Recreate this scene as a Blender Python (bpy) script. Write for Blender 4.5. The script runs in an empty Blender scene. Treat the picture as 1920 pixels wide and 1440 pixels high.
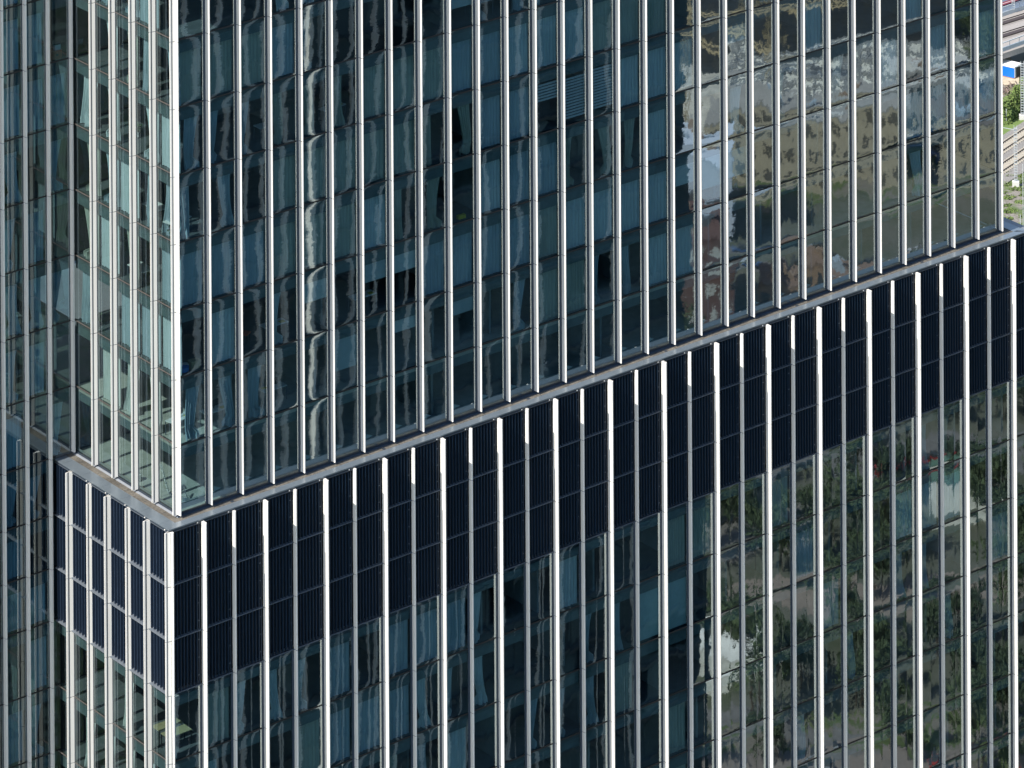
import bpy, math, random
from math import sin, cos, radians, pi
from mathutils import Vector, Matrix
random.seed(11)
S = bpy.context.scene
COL = S.collection
# ------------------------------------------------------------------ camera
CAM = Vector((-136.417, -213.286, 112.384))
YAW, ROLL, PIT, FPX = 0.8649, -0.0053, -0.0087, 8800.4
PX, PY = 567.9, 3609.8
fh = Vector((cos(YAW), sin(YAW), 0)); rt = Vector((sin(YAW), -cos(YAW), 0)); uz = Vector((0, 0, 1))
fw = fh * cos(PIT) + uz * sin(PIT); up = uz * cos(PIT) - fh * sin(PIT)
R2 = rt * cos(ROLL) + up * sin(ROLL); U2 = up * cos(ROLL) - rt * sin(ROLL)
cd = bpy.data.cameras.new('camera'); cam = bpy.data.objects.new('camera', cd); COL.objects.link(cam)
M = Matrix((R2, U2, -fw)).transposed().to_4x4(); M.translation = CAM
cam.matrix_world = M
cd.sensor_width = 36; cd.lens = FPX / 1920 * 36
cd.shift_x = -PX / 1920; cd.shift_y = -PY / 1920
cd.clip_start = 1; cd.clip_end = 6000
S.camera = cam
# ------------------------------------------------------------------ world, sun, exposure
SUN_EL, SUN_OFF = radians(46), radians(3.2)
sd = Vector((cos(SUN_OFF) * cos(SUN_EL), sin(SUN_OFF) * cos(SUN_EL), -sin(SUN_EL)))  # travel direction of the light
wd = bpy.data.worlds.new('World'); S.world = wd; wd.use_nodes = True
nt = wd.node_tree; nt.nodes.clear()
sky = nt.nodes.new('ShaderNodeTexSky'); sky.sky_type = 'NISHITA'; sky.sun_disc = False
sky.sun_elevation = SUN_EL; sky.sun_rotation = math.atan2(-sd.x, -sd.y)
bg = nt.nodes.new('ShaderNodeBackground'); bg.inputs[1].default_value = 0.15
wo = nt.nodes.new('ShaderNodeOutputWorld'); nt.links.new(sky.outputs[0], bg.inputs[0]); nt.links.new(bg.outputs[0], wo.inputs[0])
sl = bpy.data.lights.new('sun', 'SUN'); sl.energy = 4.6; sl.angle = radians(.5); sl.color = (1, .94, .85)
so = bpy.data.objects.new('sun', sl); COL.objects.link(so); so.rotation_euler = sd.to_track_quat('-Z', 'Y').to_euler()
S.view_settings.view_transform = 'Standard'; S.view_settings.look = 'None'
S.view_settings.exposure = 0.72; S.view_settings.gamma = 1
S.cycles.max_bounces = 10; S.cycles.transparent_max_bounces = 14; S.cycles.glossy_bounces = 5; S.cycles.diffuse_bounces = 4
S.cycles.caustics_reflective = False; S.cycles.sample_clamp_indirect = 6

# ------------------------------------------------------------------ helpers
def tag(o, label=None, cat=None, group=None, kind=None):
    if label: o['label'] = label
    if cat: o['category'] = cat
    if group: o['group'] = group
    if kind: o['kind'] = kind
    return o
def empty(name, loc=(0, 0, 0)):
    o = bpy.data.objects.new(name, None); o.location = loc; COL.objects.link(o); return o
class MB:
    def __init__(s): s.v = []; s.f = []; s.m = []
    def quad(s, a, b, c, d, m=0):
        n = len(s.v); s.v += [a, b, c, d]; s.f.append((n, n+1, n+2, n+3)); s.m.append(m)
    def poly(s, pts, m=0):
        n = len(s.v); s.v += list(pts); s.f.append(tuple(range(n, n+len(pts)))); s.m.append(m)
    def prism(s, base, h, m=0):           # base: list of 3d points (ccw from above), h: vector
        n = len(s.v); k = len(base); h = Vector(h)
        s.v += [tuple(p) for p in base] + [tuple(Vector(p) + h) for p in base]
        s.f.append(tuple(reversed(range(n, n+k)))); s.f.append(tuple(range(n+k, n+2*k)))
        for i in range(k):
            j = (i+1) % k; s.f.append((n+i, n+j, n+k+j, n+k+i))
        s.m += [m] * (k+2)
    def box(s, x0, x1, y0, y1, z0, z1, m=0):
        s.prism([(x0, y0, z0), (x1, y0, z0), (x1, y1, z0), (x0, y1, z0)], (0, 0, z1-z0), m)
    def bar(s, a, b, r, m=0, k=4):
        a = Vector(a); b = Vector(b); d = (b-a).normalized()
        t = Vector((0, 0, 1)) if abs(d.z) < .9 else Vector((1, 0, 0))
        x = d.cross(t).normalized(); y = d.cross(x)
        base = [a + (x*cos(2*pi*i/k+pi/4) + y*sin(2*pi*i/k+pi/4))*r for i in range(k)]
        s.prism(base, b-a, m)
    def build(s, name, mats, parent=None, smooth=False, origin=None):
        me = bpy.data.meshes.new(name)
        v = s.v
        if origin is not None: v = [(p[0]-origin[0], p[1]-origin[1], p[2]-origin[2]) for p in v]
        me.from_pydata([tuple(p) for p in v], [], s.f)
        for mt in (mats if isinstance(mats, (list, tuple)) else [mats]): me.materials.append(mt)
        me.polygons.foreach_set('material_index', s.m)
        if smooth: me.polygons.foreach_set('use_smooth', [True]*len(s.f))
        me.update()
        o = bpy.data.objects.new(name, me); COL.objects.link(o)
        if origin is not None: o.location = origin
        if parent: o.parent = parent
        return o
def nodes(name):
    m = bpy.data.materials.new(name); m.use_nodes = True; t = m.node_tree; t.nodes.clear()
    return m, t, t.nodes.new, t.links.new
def mat(name, col, rough=.6, metal=0, var=.12, scale=(1, 1, 1), bump=0, spec=.5, sc=3.0, col2=None):
    m, t, N, L = nodes(name)
    o = N('ShaderNodeOutputMaterial'); p = N('ShaderNodeBsdfPrincipled')
    g = N('ShaderNodeNewGeometry'); mp = N('ShaderNodeMapping'); mp.inputs['Scale'].default_value = scale
    no = N('ShaderNodeTexNoise'); no.inputs['Scale'].default_value = sc; no.inputs['Detail'].default_value = 6
    no.inputs['Roughness'].default_value = .65
    L(g.outputs['Position'], mp.inputs[0]); L(mp.outputs[0], no.inputs['Vector'])
    mx = N('ShaderNodeMix'); mx.data_type = 'RGBA'
    cr = N('ShaderNodeMapRange'); cr.inputs[1].default_value = .3; cr.inputs[2].default_value = .7
    L(no.outputs[0], cr.inputs[0]); L(cr.outputs[0], mx.inputs[0])
    c = Vector(col)
    if col2: a, b = c, Vector(col2)
    else: a, b = c*(1-var), c*(1+var)
    mx.inputs[6].default_value = (*a, 1); mx.inputs[7].default_value = (*b, 1)
    L(mx.outputs[2], p.inputs['Base Color'])
    p.inputs['Roughness'].default_value = rough; p.inputs['Metallic'].default_value = metal
    p.inputs['Specular IOR Level'].default_value = spec
    if bump:
        b_ = N('ShaderNodeBump'); b_.inputs['Strength'].default_value = bump; b_.inputs['Distance'].default_value = .05
        L(no.outputs[0], b_.inputs['Height']); L(b_.outputs[0], p.inputs['Normal'])
    L(p.outputs[0], o.inputs[0]); return m
def glass(name, tint, refl, amp, pane, gl=(.82, .96, 1.0), zoff=0.0):
    # coated facade glass: tinted see-through sheet + mirror whose normal bows and ripples pane by pane
    m, t, N, L = nodes(name)
    o = N('ShaderNodeOutputMaterial'); g = N('ShaderNodeNewGeometry')
    def vm(op, a, b=None, bc=None):
        n = N('ShaderNodeVectorMath'); n.operation = op; L(a, n.inputs[0])
        if b is not None: L(b, n.inputs[1])
        if bc is not None: n.inputs[1].default_value = bc
        return n.outputs[0]
    def noise(scale, mp, amp3, det=1.0, vec=None):
        q = N('ShaderNodeMapping'); q.inputs['Scale'].default_value = mp; L(vec or g.outputs['Position'], q.inputs[0])
        n = N('ShaderNodeTexNoise'); n.inputs['Scale'].default_value = scale; n.inputs['Detail'].default_value = det
        L(q.outputs[0], n.inputs['Vector'])
        s_ = vm('SUBTRACT', n.outputs[1], bc=(.5, .5, .5)); return vm('MULTIPLY', s_, bc=amp3)
    # per pane offset so every pane ripples its own way
    dv = vm('DIVIDE', vm('ADD', g.outputs['Position'], bc=(.06, 0, zoff)), bc=pane); fl = vm('FLOOR', dv)
    fr_ = vm('FRACTION', dv); cen = vm('SUBTRACT', vm('MULTIPLY', fr_, bc=(2, 2, 2)), bc=(1, 1, 1))
    c2 = vm('MULTIPLY', cen, b=cen); c4 = vm('MULTIPLY', c2, b=c2); c7 = vm('MULTIPLY', vm('MULTIPLY', c4, b=c2), b=cen); c8 = vm('MULTIPLY', c4, b=c4)
    wn = N('ShaderNodeTexWhiteNoise'); wn.noise_dimensions = '3D'; L(fl, wn.inputs['Vector'])
    off = vm('MULTIPLY', wn.outputs['Color'], bc=(40, 40, 40)); pos = vm('ADD', g.outputs['Position'], b=off)
    tilt = vm('MULTIPLY', vm('SUBTRACT', wn.outputs['Color'], bc=(.5, .5, .5)), bc=(amp*.6, amp*.6, amp*.7))
    c14 = vm('MULTIPLY', c8, b=vm('MULTIPLY', c4, b=c2)); sx = N('ShaderNodeSeparateXYZ'); L(c14, sx.inputs[0])
    sr = N('ShaderNodeVectorMath'); sr.operation = 'SCALE'; L(vm('SUBTRACT', wn.outputs['Color'], bc=(.5, .5, .5)), sr.inputs[0]); L(sx.outputs[2], sr.inputs['Scale'])
    kink = vm('MULTIPLY', sr.outputs[0], bc=(amp*2.6, amp*2.6, 0)); pillow = vm('MULTIPLY', c7, bc=(amp*.5, 0, amp*1.1))
    a = noise(.75, (1, 1, .4), (amp*.78, amp*.78, amp*1.0), 1.0, pos)
    b = noise(3.0, (1, 1, .6), (amp*.5, amp*.5, amp*.5), 1.5, pos)
    c = noise(8.0, (.5, .5, 1.8), (amp*.36, amp*.36, amp*.25), 1.5, pos)
    s1 = vm('ADD', g.outputs['Normal'], b=a); s2 = vm('ADD', s1, b=b); s2 = vm('ADD', s2, b=c); s2 = vm('ADD', s2, b=kink); s2 = vm('ADD', s2, b=pillow); s3 = vm('ADD', s2, b=tilt); nn = vm('NORMALIZE', s3)
    gs = N('ShaderNodeBsdfAnisotropic'); gs.inputs['Color'].default_value = (*gl, 1); gs.inputs['Roughness'].default_value = 0.012
    L(nn, gs.inputs['Normal'])
    tr = N('ShaderNodeBsdfTransparent'); tr.inputs[0].default_value = (*tint, 1)
    lw = N('ShaderNodeLayerWeight'); lw.inputs[0].default_value = .5
    pw = N('ShaderNodeMath'); pw.operation = 'POWER'; pw.inputs[1].default_value = 4; L(lw.outputs['Facing'], pw.inputs[0])
    ma = N('ShaderNodeMath'); ma.operation = 'ADD'; ma.use_clamp = True; ma.inputs[1].default_value = refl+.05; L(pw.outputs[0], ma.inputs[0])
    mx = N('ShaderNodeMixShader'); L(ma.outputs[0], mx.inputs[0]); L(tr.outputs[0], mx.inputs[1]); L(gs.outputs[0], mx.inputs[2])
    L(mx.outputs[0], o.inputs[0]); return m
def pave(name, c1, c2, mortar, sx, sy):
    m, t, N, L = nodes(name)
    o = N('ShaderNodeOutputMaterial'); p = N('ShaderNodeBsdfPrincipled'); g = N('ShaderNodeNewGeometry')
    no = N('ShaderNodeTexNoise'); no.inputs['Scale'].default_value = 9; no.inputs['Detail'].default_value = 8
    n2 = N('ShaderNodeTexNoise'); n2.inputs['Scale'].default_value = .9; n2.inputs['Detail'].default_value = 3
    L(g.outputs['Position'], no.inputs['Vector']); L(g.outputs['Position'], n2.inputs['Vector'])
    mx = N('ShaderNodeMix'); mx.data_type = 'RGBA'; mx.inputs[6].default_value = (*c1, 1); mx.inputs[7].default_value = (*c2, 1)
    ad = N('ShaderNodeMath'); ad.operation = 'MULTIPLY'; L(no.outputs[0], ad.inputs[0]); L(n2.outputs[0], ad.inputs[1])
    mr = N('ShaderNodeMapRange'); mr.inputs[1].default_value = .12; mr.inputs[2].default_value = .4; L(ad.outputs[0], mr.inputs[0])
    L(mr.outputs[0], mx.inputs[0]); L(mx.outputs[2], p.inputs['Base Color']); p.inputs['Roughness'].default_value = .85
    L(p.outputs[0], o.inputs[0]); return m

WHITE = mat('white_coated_aluminium', (.77, .755, .715), .42, var=.055, sc=1.6, scale=(1.5, 1.5, .12))
BLACK = mat('black_gasket', (.006, .008, .012), .6)
LIT_GASK = mat('sunlit_brown_gasket', (.085, .075, .07), .5)
FRAME = mat('dark_frame', (.02, .03, .045), .45)
NAVY = mat('navy_shade_and_post', (.022, .042, .07), .45)  # paints dark reflections beside fins and sill shade; also the corner post
COPE = mat('zinc_coping', (.17, .205, .235), .3, metal=.35, var=.10, sc=.8)
GREYM = mat('grey_metal', (.17, .185, .205), .5, var=.1)
SILL = mat('grey_sill', (.24, .26, .29), .5, var=.08)
GRAVEL = pave('weathered_ledge_paving', (.06, .054, .045), (.17, .155, .13), (.1, .1, .1), 1, 1)
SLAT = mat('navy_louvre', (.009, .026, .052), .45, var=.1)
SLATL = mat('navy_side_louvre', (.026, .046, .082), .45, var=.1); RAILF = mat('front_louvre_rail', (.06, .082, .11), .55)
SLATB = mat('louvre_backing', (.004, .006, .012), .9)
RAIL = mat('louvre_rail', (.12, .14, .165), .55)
GL_F = glass('front_glass', (.43, .62, .69), .205, .0060, (2.0, 50, 3.6423))
GL_G = glass('lower_front_glass', (.43, .62, .69), .205, .0054, (1.9716, 50, 3.6423), zoff=9.0)
GL_L = glass('side_glass', (.46, .57, .575), .07, .0045, (50, 2.04, 3.6423))
GL_W = glass('wing_glass', (.30, .50, .60), .17, .0026, (1.465, 50, 3.6423))
FLOOR = mat('interior_floor', (.13, .14, .145), .7, var=.25, sc=.9)
FLOORL = mat('pale_screed_floor', (.50, .48, .43), .8, var=.18, sc=1.1)
CEIL = mat('interior_ceiling', (.30, .30, .30), .9)
WALLI = mat('interior_wall', (.24, .27, .28), .9, var=.4, sc=.35)
SPAN = mat('spandrel_box', (.13, .17, .18), .7, var=.2)
CURB = mat('interior_kerb', (.30, .31, .31), .8, var=.15)
FAB = [mat('curtain_fabric_%s' % n, c, .95, var=.18, sc=5, scale=(3, 3, .15)) for n, c in
       (('pale', (.62, .68, .70)), ('grey', (.42, .50, .55)), ('warm', (.44, .46, .40)), ('white', (.68, .69, .66)))]

H = 3.6423
YG, XG = .36, 0.0              # upper glass planes (front faces -Y, side faces -X)
YL, XL = -.68, -1.22           # lower skin planes
YW = 10.86                     # wing glass plane
LOWZ = [-.30, -3.16, -6.08, -9.0] + [-9.0 - H*k for k in range(1, 9)]
GZ = -150.0
TOPZ = 11*H
XE = 60.06
tower = empty('office_tower', (0, 0, GZ))
tower.location = (0, 0, 0)
tag(tower, 'glass tower with white vertical fins, a setback ledge and a dark louvre band', 'tower')

# ------------------------------------------------------------------ fins
def fin(face, c, g, depth, zs, name='fin', root=.085, nose=.03, mats=None, sh=.72):
    # face 'F': outward -Y, position x=c ; face 'L': outward -X, position y=c ; g = glass plane
    mb = MB()
    prof = [(-root, 0), (-root*sh, depth-.035), (-nose, depth), (nose, depth), (root*sh, depth-.035), (root, 0)]
    for z0, z1 in zip(zs[:-1], zs[1:]):
        a, b = z0+.02, z1-.02
        if face == 'F': base = [(c+u, g-d, a) for u, d in prof]
        else: base = [(g-d, c-u, a) for u, d in prof]
        mb.prism(base, (0, 0, b-a))
    # dark core behind the joints
    if face == 'F': mb.box(c-root*.5, c+root*.5, g-depth*.8, g, zs[0]+.02, zs[-1]-.02, 1)
    else: mb.box(g-depth*.8, g, c-root*.5, c+root*.5, zs[0]+.02, zs[-1]-.02, 1)
    if face == 'F' and g != YW:  # navy strip beside the fin paints its dark mirror image on the glass
        top_ = zs[-1]-.02 if g == YG else LOWZ[3]-.04
        mb.box(c-.20, c+.11, g-.012, g+.06, zs[0]+.02, top_, 2)
    elif face == 'L':
        top_ = zs[-1]-.02 if g == XG else LOWZ[3]-.04
        mb.box(g-.012, g+.06, c-.13, c+.09, zs[0]+.02, top_, 2)
    else: mb.box(c-.10, c+.12, g-.012, g+.06, zs[0]+.02, zs[-1]-.02, 2)
    return mb.build(name, [mats or WHITE, GREYM, NAVY], tower)
UZ = [n*H for n in range(0, 12)]
UZ[0] = 0.0
for i in range(31): fin('F', i*2.0-.04, YG, .36, UZ, root=.055, nose=.016, sh=.5)
for k in range(5): fin('L', .36+k*2.041, XG, .35, UZ, root=.11, nose=.018, sh=.2)
LZ = list(reversed(LOWZ)); LZ[-1] = -.22
def lowfin_cap(): pass
for j in range(33):
    fin('F', j*1.9716-1.101-.035, YL, .423 if j % 2 else .255, LZ, root=.065, nose=.025, sh=.7)
for k in range(6):
    fin('L', -.643-.035+k*1.9716, XL, .40 if k % 2 else .30, LZ, root=.12, nose=.02, sh=.2)
WX = [-.15-1.465*k for k in range(5)]
WZ = LZ[:-1] + [0] + UZ[1:]
for i, x in enumerate(WX):
    if i == 0: fin('F', x, YW, .25, UZ, root=.075, nose=.05)
    else: fin('F', x, YW, .25, WZ, root=.075, nose=.05)

# ------------------------------------------------------------------ glazing
big = []; rest = {GL_G.name: MB(), GL_F.name: MB(), GL_L.name: MB(), GL_W.name: MB()}
gask = {}
def pane(face, c0, c1, g, z0, z1, gm, single=False):
    mb = MB() if single else rest[gm.name]
    e = .035
    if face == 'F': mb.quad((c0, g, z0+e), (c1, g, z0+e), (c1, g, z1-e), (c0, g, z1-e))
    else: mb.quad((g, c1, z0+e), (g, c0, z0+e), (g, c0, z1-e), (g, c1, z1-e))
    if single: mb.build('window_pane', gm, tower)
    gb = gask.setdefault((face, g, round(z1, 3)), [1e9, -1e9]); gb[0] = min(gb[0], c0); gb[1] = max(gb[1], c1)
for n in range(11):
    for i in range(30):
        pane('F', i*2-.04, i*2+1.96, YG, n*H, (n+1)*H, GL_F, i < 11 and n < 7)
    ys = [.36+k*2.041 for k in range(5)]; ys = [YG] + ys[1:] + [YW]
    for a, b in zip(ys[:-1], ys[1:]): pane('L', a, b, XG, n*H, (n+1)*H, GL_L, n < 3 and b < 9)
for a, b in zip(LOWZ[4:], LOWZ[3:-1]):
    for j in range(32):
        pane('F', j*1.9716-1.136, (j+1)*1.9716-1.136, YL, a, b, GL_G, False)
    yk = [YL] + [-.678+k*1.9716 for k in range(1, 6)] + [YW]
    for p, q in zip(yk[:-1], yk[1:]): pane('L', p, q, XL, a, b, GL_L, b > -9.5 and q < 9)
for a, b in zip(WZ[:-1], WZ[1:]):
    for x0, x1 in zip(WX[1:], WX[:-1]):
        if b <= 0 and x0 > -1.7: x1 = XL+.0
        pane('F', x0, x1, YW, a, b, GL_W, False)
for nme, mb in rest.items():
    m_ = bpy.data.materials[nme]
    o = mb.build('window_pane', m_, tower); tag(o, kind='stuff')
for (face, g, z1), (c0, c1) in sorted(gask.items()):
    mb = MB()
    if face == 'F': mb.box(c0, c1, g-.009, g+.12, z1-.042, z1+.042)
    else: mb.box(g-.009, g+.12, c0, c1, z1-.026, z1+.026)
    mb.build('transom', BLACK if face == 'F' else LIT_GASK, tower)  # side transoms coloured lighter to stand for the sun on them
# glass edge corner returns and closing faces of the tower (east side, back, roof, base)
mb = MB()
mb.quad((XE, YG, 0), (XE, 34, 0), (XE, 34, TOPZ), (XE, YG, TOPZ))
mb.quad((62.1, 36, GZ), (62.1, YL, GZ), (62.1, YL, -.3), (62.1, 36, -.3)); 
mb.quad((XE, 34, 0), (XG, 34, 0), (XG, 34, TOPZ), (XE, 34, TOPZ))
mb.quad((62.1, 36, GZ), (-1.1, 36, GZ), (-1.1, 36, -.3), (62.1, 36, -.3))
mb.build('rear_facade', FRAME, tower)
mb = MB(); mb.box(-.02, XE-.02, YG+.02, 33.98, TOPZ, TOPZ+.4); mb.build('roof', GREYM, tower)
# base of the facade down to the street
mb = MB(); zb = LOWZ[-1]
mb.quad((-1.1, YL, GZ), (62.1, YL, GZ), (62.1, YL, zb), (-1.1, YL, zb)); mb.quad((XL, YW, GZ), (XL, YL, GZ), (XL, YL, zb), (XL, YW, zb))
mb.build('lower_facade', FRAME, tower)
mb = MB(); mb.box(XL-.005, -1.09, YL-.005, YL+.2, LOWZ[-1], -.3); mb.build('corner_post', NAVY, tower)

# ------------------------------------------------------------------ setback ledge
mb = MB()
def ring(mb, xo0, yo0, xo1, yo1, z, m, zt=None, east=True):
    # strip between the outer L (xo0,yo0) and the inner L (xo1,yo1)
    zt = z if zt is None else zt
    E0, E1 = XE + (XG-xo0), XE + (XG-xo1)
    mb.poly([(xo0, yo0, z), (E0, yo0, z), (E1, yo1, zt), (xo1, yo1, zt)], m)
    mb.poly([(xo0, YW+.1, z), (xo0, yo0, z), (xo1, yo1, zt), (xo1, YW+.1, zt)], m)
    mb.poly([(E0, yo0, z), (E0, 36, z), (E1, 36, zt), (E1, yo1, zt)], m)
ring(mb, -.13, .21, .0, YG, -.10, 0, -.085)
ring(mb, -.135, .205, -.13, .21, -.125, 0, -.10)
mb.m[0] = mb.m[2] = mb.m[3] = mb.m[5] = 1  # front and east sill strips painted navy to stand for shade
mb.build('sill', [SILL, NAVY], tower)
mb = MB(); ring(mb, -.57, -.21, -.135, .205, -.125, 0); 
mb.build('ledge_paving', GRAVEL, tower)
mb = MB()
for j in range(62):
    mb = MB(); x = .35+j*.986; mb.box(x, x+.018, -.208, .203, -.128, -.121); mb.build('paving_joint', FRAME, tower)
for j in range(11):
    mb = MB(); y = 1.2+j*.93; mb.box(-.568, -.137, y, y+.018, -.128, -.121); mb.build('paving_joint', FRAME, tower)
for j in range(0, 29, 5): mb = MB(); mb.box(3.1+j*2, 3.28+j*2, -.12, .04, -.126, -.117); mb.build('drain', FRAME, tower)
mb = MB()
# kerb under the glass
mb.box(0.005, XE, YG+.004, YG+.1, -.09, .034); mb.box(XG+.004, XG+.1, YG+.1, YW, -.09, .034)
mb.build('glass_kerb', FRAME, tower)
mb = MB()
XO, YO, XI, YI, zc = -1.29, -.745, -.57, -.21, -.105
def slab(pts, z0, z1): mb.prism([(x, y, z0) for x, y in pts], (0, 0, z1-z0))
nj = 33; g_ = .006
xs = [XO+ (XE-XG-2*XO)*0 + 0]
ju = [XO] + [j*1.9716-1.136+.9 for j in range(0, 32)] + [XE-XO]
for a, b in zip(ju[:-1], ju[1:]):
    a_, b_ = a+g_, b-g_
    ai = max(a_, XI) if a == XO else a_; bi = min(b_, XE-XI) if b == ju[-1] else b_
    slab([(a_, YO), (b_, YO), (bi, YI), (ai, YI)], -.17, zc)
jv = [YO] + [-.678+k*1.9716+.9 for k in range(0, 6)] + [YW-.02]
for a, b in zip(jv[:-1], jv[1:]):
    a_, b_ = a+g_, b-g_
    ai = YI+.004 if a == YO else a_
    slab([(XO, b_), (XO, a_), (XI, ai), (XI, b_)], -.17, zc)
jw = [YO, 5, 12, 20, 28, 36]
for a, b in zip(jw[:-1], jw[1:]): slab([(XE-XI, b-g_), (XE-XI, (YI+.004 if a == YO else a+g_)), (XE-XO, a+g_), (XE-XO, b-g_)], -.17, zc)
mb.build('coping', COPE, tower)
mb = MB()
mb.box(XO+.03, XE-XO-.03, YO+.03, YO+.05, -.34, -.172); mb.box(XO+.03, XO+.05, YO+.05, YW-.01, -.34, -.172)
mb.box(XO+.05, XE-XO-.05, YO+.012, YO+.05, -.30, -.285, 1); mb.box(XO+.012, XO+.05, YO+.05, YW-.01, -.30, -.285, 1)
for j in range(32):
    x = j*1.9716-1.136+1.62; mb.box(x, x+.06, YO-.005, YO+.03, -.265, -.215, 2)
for k in range(5):
    y = -.678+k*1.9716+.34; mb.box(XO-.005, XO+.03, y, y+.06, -.265, -.215, 2)
mb.build('fascia', [FRAME, RAIL, WHITE], tower)
mb = MB(); mb.box(XL+.25, 61.9, YL+.25, 35.9, -.5, -.18); mb.build('ledge_slab', GREYM, tower)
# white triangles standing in for sunlit patches on the interior kerb of the first storey
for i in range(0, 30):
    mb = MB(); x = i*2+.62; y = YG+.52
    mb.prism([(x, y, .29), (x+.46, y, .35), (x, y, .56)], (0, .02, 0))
    mb.build('sunlit_patch', WHITE, tower)
mb = MB(); mb.box(.35, XE-.3, YG+.45, YG+.60, -.05, .30); mb.box(XG+.12, XG+.2, YG+.6, YW, -.05, .10)
mb.build('interior_kerb', CURB, tower)

# ------------------------------------------------------------------ louvre bank
def louvre(face, c0, c1, g):
    mb = MB(); w = c1-c0; n = max(5, round(w/.225)) if face == 'F' else max(4, round(w/.30))
    rows = list(zip(LOWZ[1:4], [-.34] + LOWZ[1:3]))
    def bx(a, b, d0, d1, z0, z1, m):     # along-face a..b, outward distance d0..d1
        if face == 'F': mb.box(a, b, g-d1, g-d0, z0, z1, m)
        else: mb.box(g-d1, g-d0, a, b, z0, z1, m)
    bx(c0, c1, -.40, -.36, LOWZ[3]+.03, -.34, 1)
    for z0, z1 in rows:
        a, b = z0+.07, z1-.05
        near = c1-.30 if face == 'F' else c0+.30
        for s in range(n):
            u = c0+.10+(w-.30-.10)*s/(n-1) if face == 'F' else c0+.30+(w-.40)*s/(n-1)
            bx(u-.014, u+.014, -.12, .05, a, b, 0)
        bx(c0+.03, c1-.03, -.06, .065 if face == 'F' else .14, z0-.015, z0+.035, 2)
        bx(c0+.03, c1-.03, -.10, -.07, z0+.035, z0+.07, 2)
        e = c1-.16 if face == 'F' else c0+.10
        bx(e, e+.04, -.09, .0, a, b, 0)
        for q in range(3):
            zz = a+(b-a)*(.16+.34*q)
            if face == 'F': bx(e-.14, e, -.02, .02, zz, zz+.035, 2)
            else: bx(e+.04, e+.16, -.02, .02, zz, zz+.035, 2); bx(e+.10, e+.22, -.05, -.02, zz-.55, zz-.45, 1)
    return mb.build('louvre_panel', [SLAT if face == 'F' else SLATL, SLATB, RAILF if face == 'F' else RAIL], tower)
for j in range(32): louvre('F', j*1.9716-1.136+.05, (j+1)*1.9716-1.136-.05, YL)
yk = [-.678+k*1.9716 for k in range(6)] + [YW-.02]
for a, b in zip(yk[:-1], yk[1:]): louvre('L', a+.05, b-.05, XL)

# ------------------------------------------------------------------ interiors
def storey(z0, z1, x0, y0, x1, deep, pale, curb=False):
    # floor, ceiling, spandrel boxes and core wall for one storey (L-shaped perimeter zone)
    mb = MB()
    mb.box(x0+.13, x1-.2, y0+.13, y0+deep, z0-.30, z0-.02, 0)
    mb.box(x0+.13, x0+deep, y0+deep, YW-.05, z0-.30, z0-.02, 0)
    mb.box(x0+.16, x1-.2, y0+.16, y0+deep, z1-.55, z1-.32, 1)
    mb.box(x0+.16, x0+deep, y0+deep, YW-.05, z1-.55, z1-.32, 1)
    o = mb.build('floor_slab', [FLOORL if pale else FLOOR, CEIL], tower)
    mb = MB()
    mb.box(x0+.13, x1-.2, y0+.13, y0+.16, z1-.78, z1-.30, 0); mb.box(x0+.13, x0+.16, y0+.16, YW-.05, z1-.78, z1-.30, 0)
    mb.build('spandrel', SPAN, tower)
    mb = MB()
    mb.box(x0+deep, x1-.2, y0+deep, y0+deep+.1, z0-.02, z1-.32, 0); mb.box(x0+deep, x0+deep+.1, y0+deep+.1, YW+.4, z0-.02, z1-.32, 0)
    c = x0+8+random.random()*3
    while c < x1-2:
        if c > x0+deep: mb.box(c, c+.12, y0+.9, y0+deep, z0-.02, z1-.55, 0)
        c += 2*random.randint(2, 4)
    mb.build('partition', WALLI, tower)
for n in range(11): storey(n*H, (n+1)*H, XG, YG, XE, 6.2, n in (0, 1))
for k in range(3, len(LOWZ)-1): storey(LOWZ[k+1], LOWZ[k], XL, YL, 62.1, 6.2, False)
for a, b in zip(WZ[:-1], WZ[1:]):
    xe = -.02 if a >= 0 else XL-.02
    mb = MB(); mb.box(-8, xe, YW+.13, YW+6, a-.3, a-.02, 0); mb.box(-8, xe, YW+.16, YW+6, b-.55, b-.32, 1); mb.build('floor_slab', [FLOOR, CEIL], tower)
    mb = MB(); mb.box(-8, xe, YW+.13, YW+.16, b-.78, b-.30); mb.box(-8, xe, YW+5, YW+5.1, a-.02, b-.55); mb.box(-3.2, -3.1, YW+.9, YW+5, a-.02, b-.55); mb.build('partition', [SPAN], tower)
# return wall of the wing where the louvres meet it, and an added unseen block further left that shades the wing
wing = MB(); wing.box(-26, -7.7, 10.13, 24, GZ, TOPZ); wing.build('wing_shade_block', GREYM, tower)
wl = MB(); wl.quad((-8, YW, GZ), (XL, YW, GZ), (XL, YW, zb), (-8, YW, zb)); wl.build('wing_base', FRAME, tower)

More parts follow.
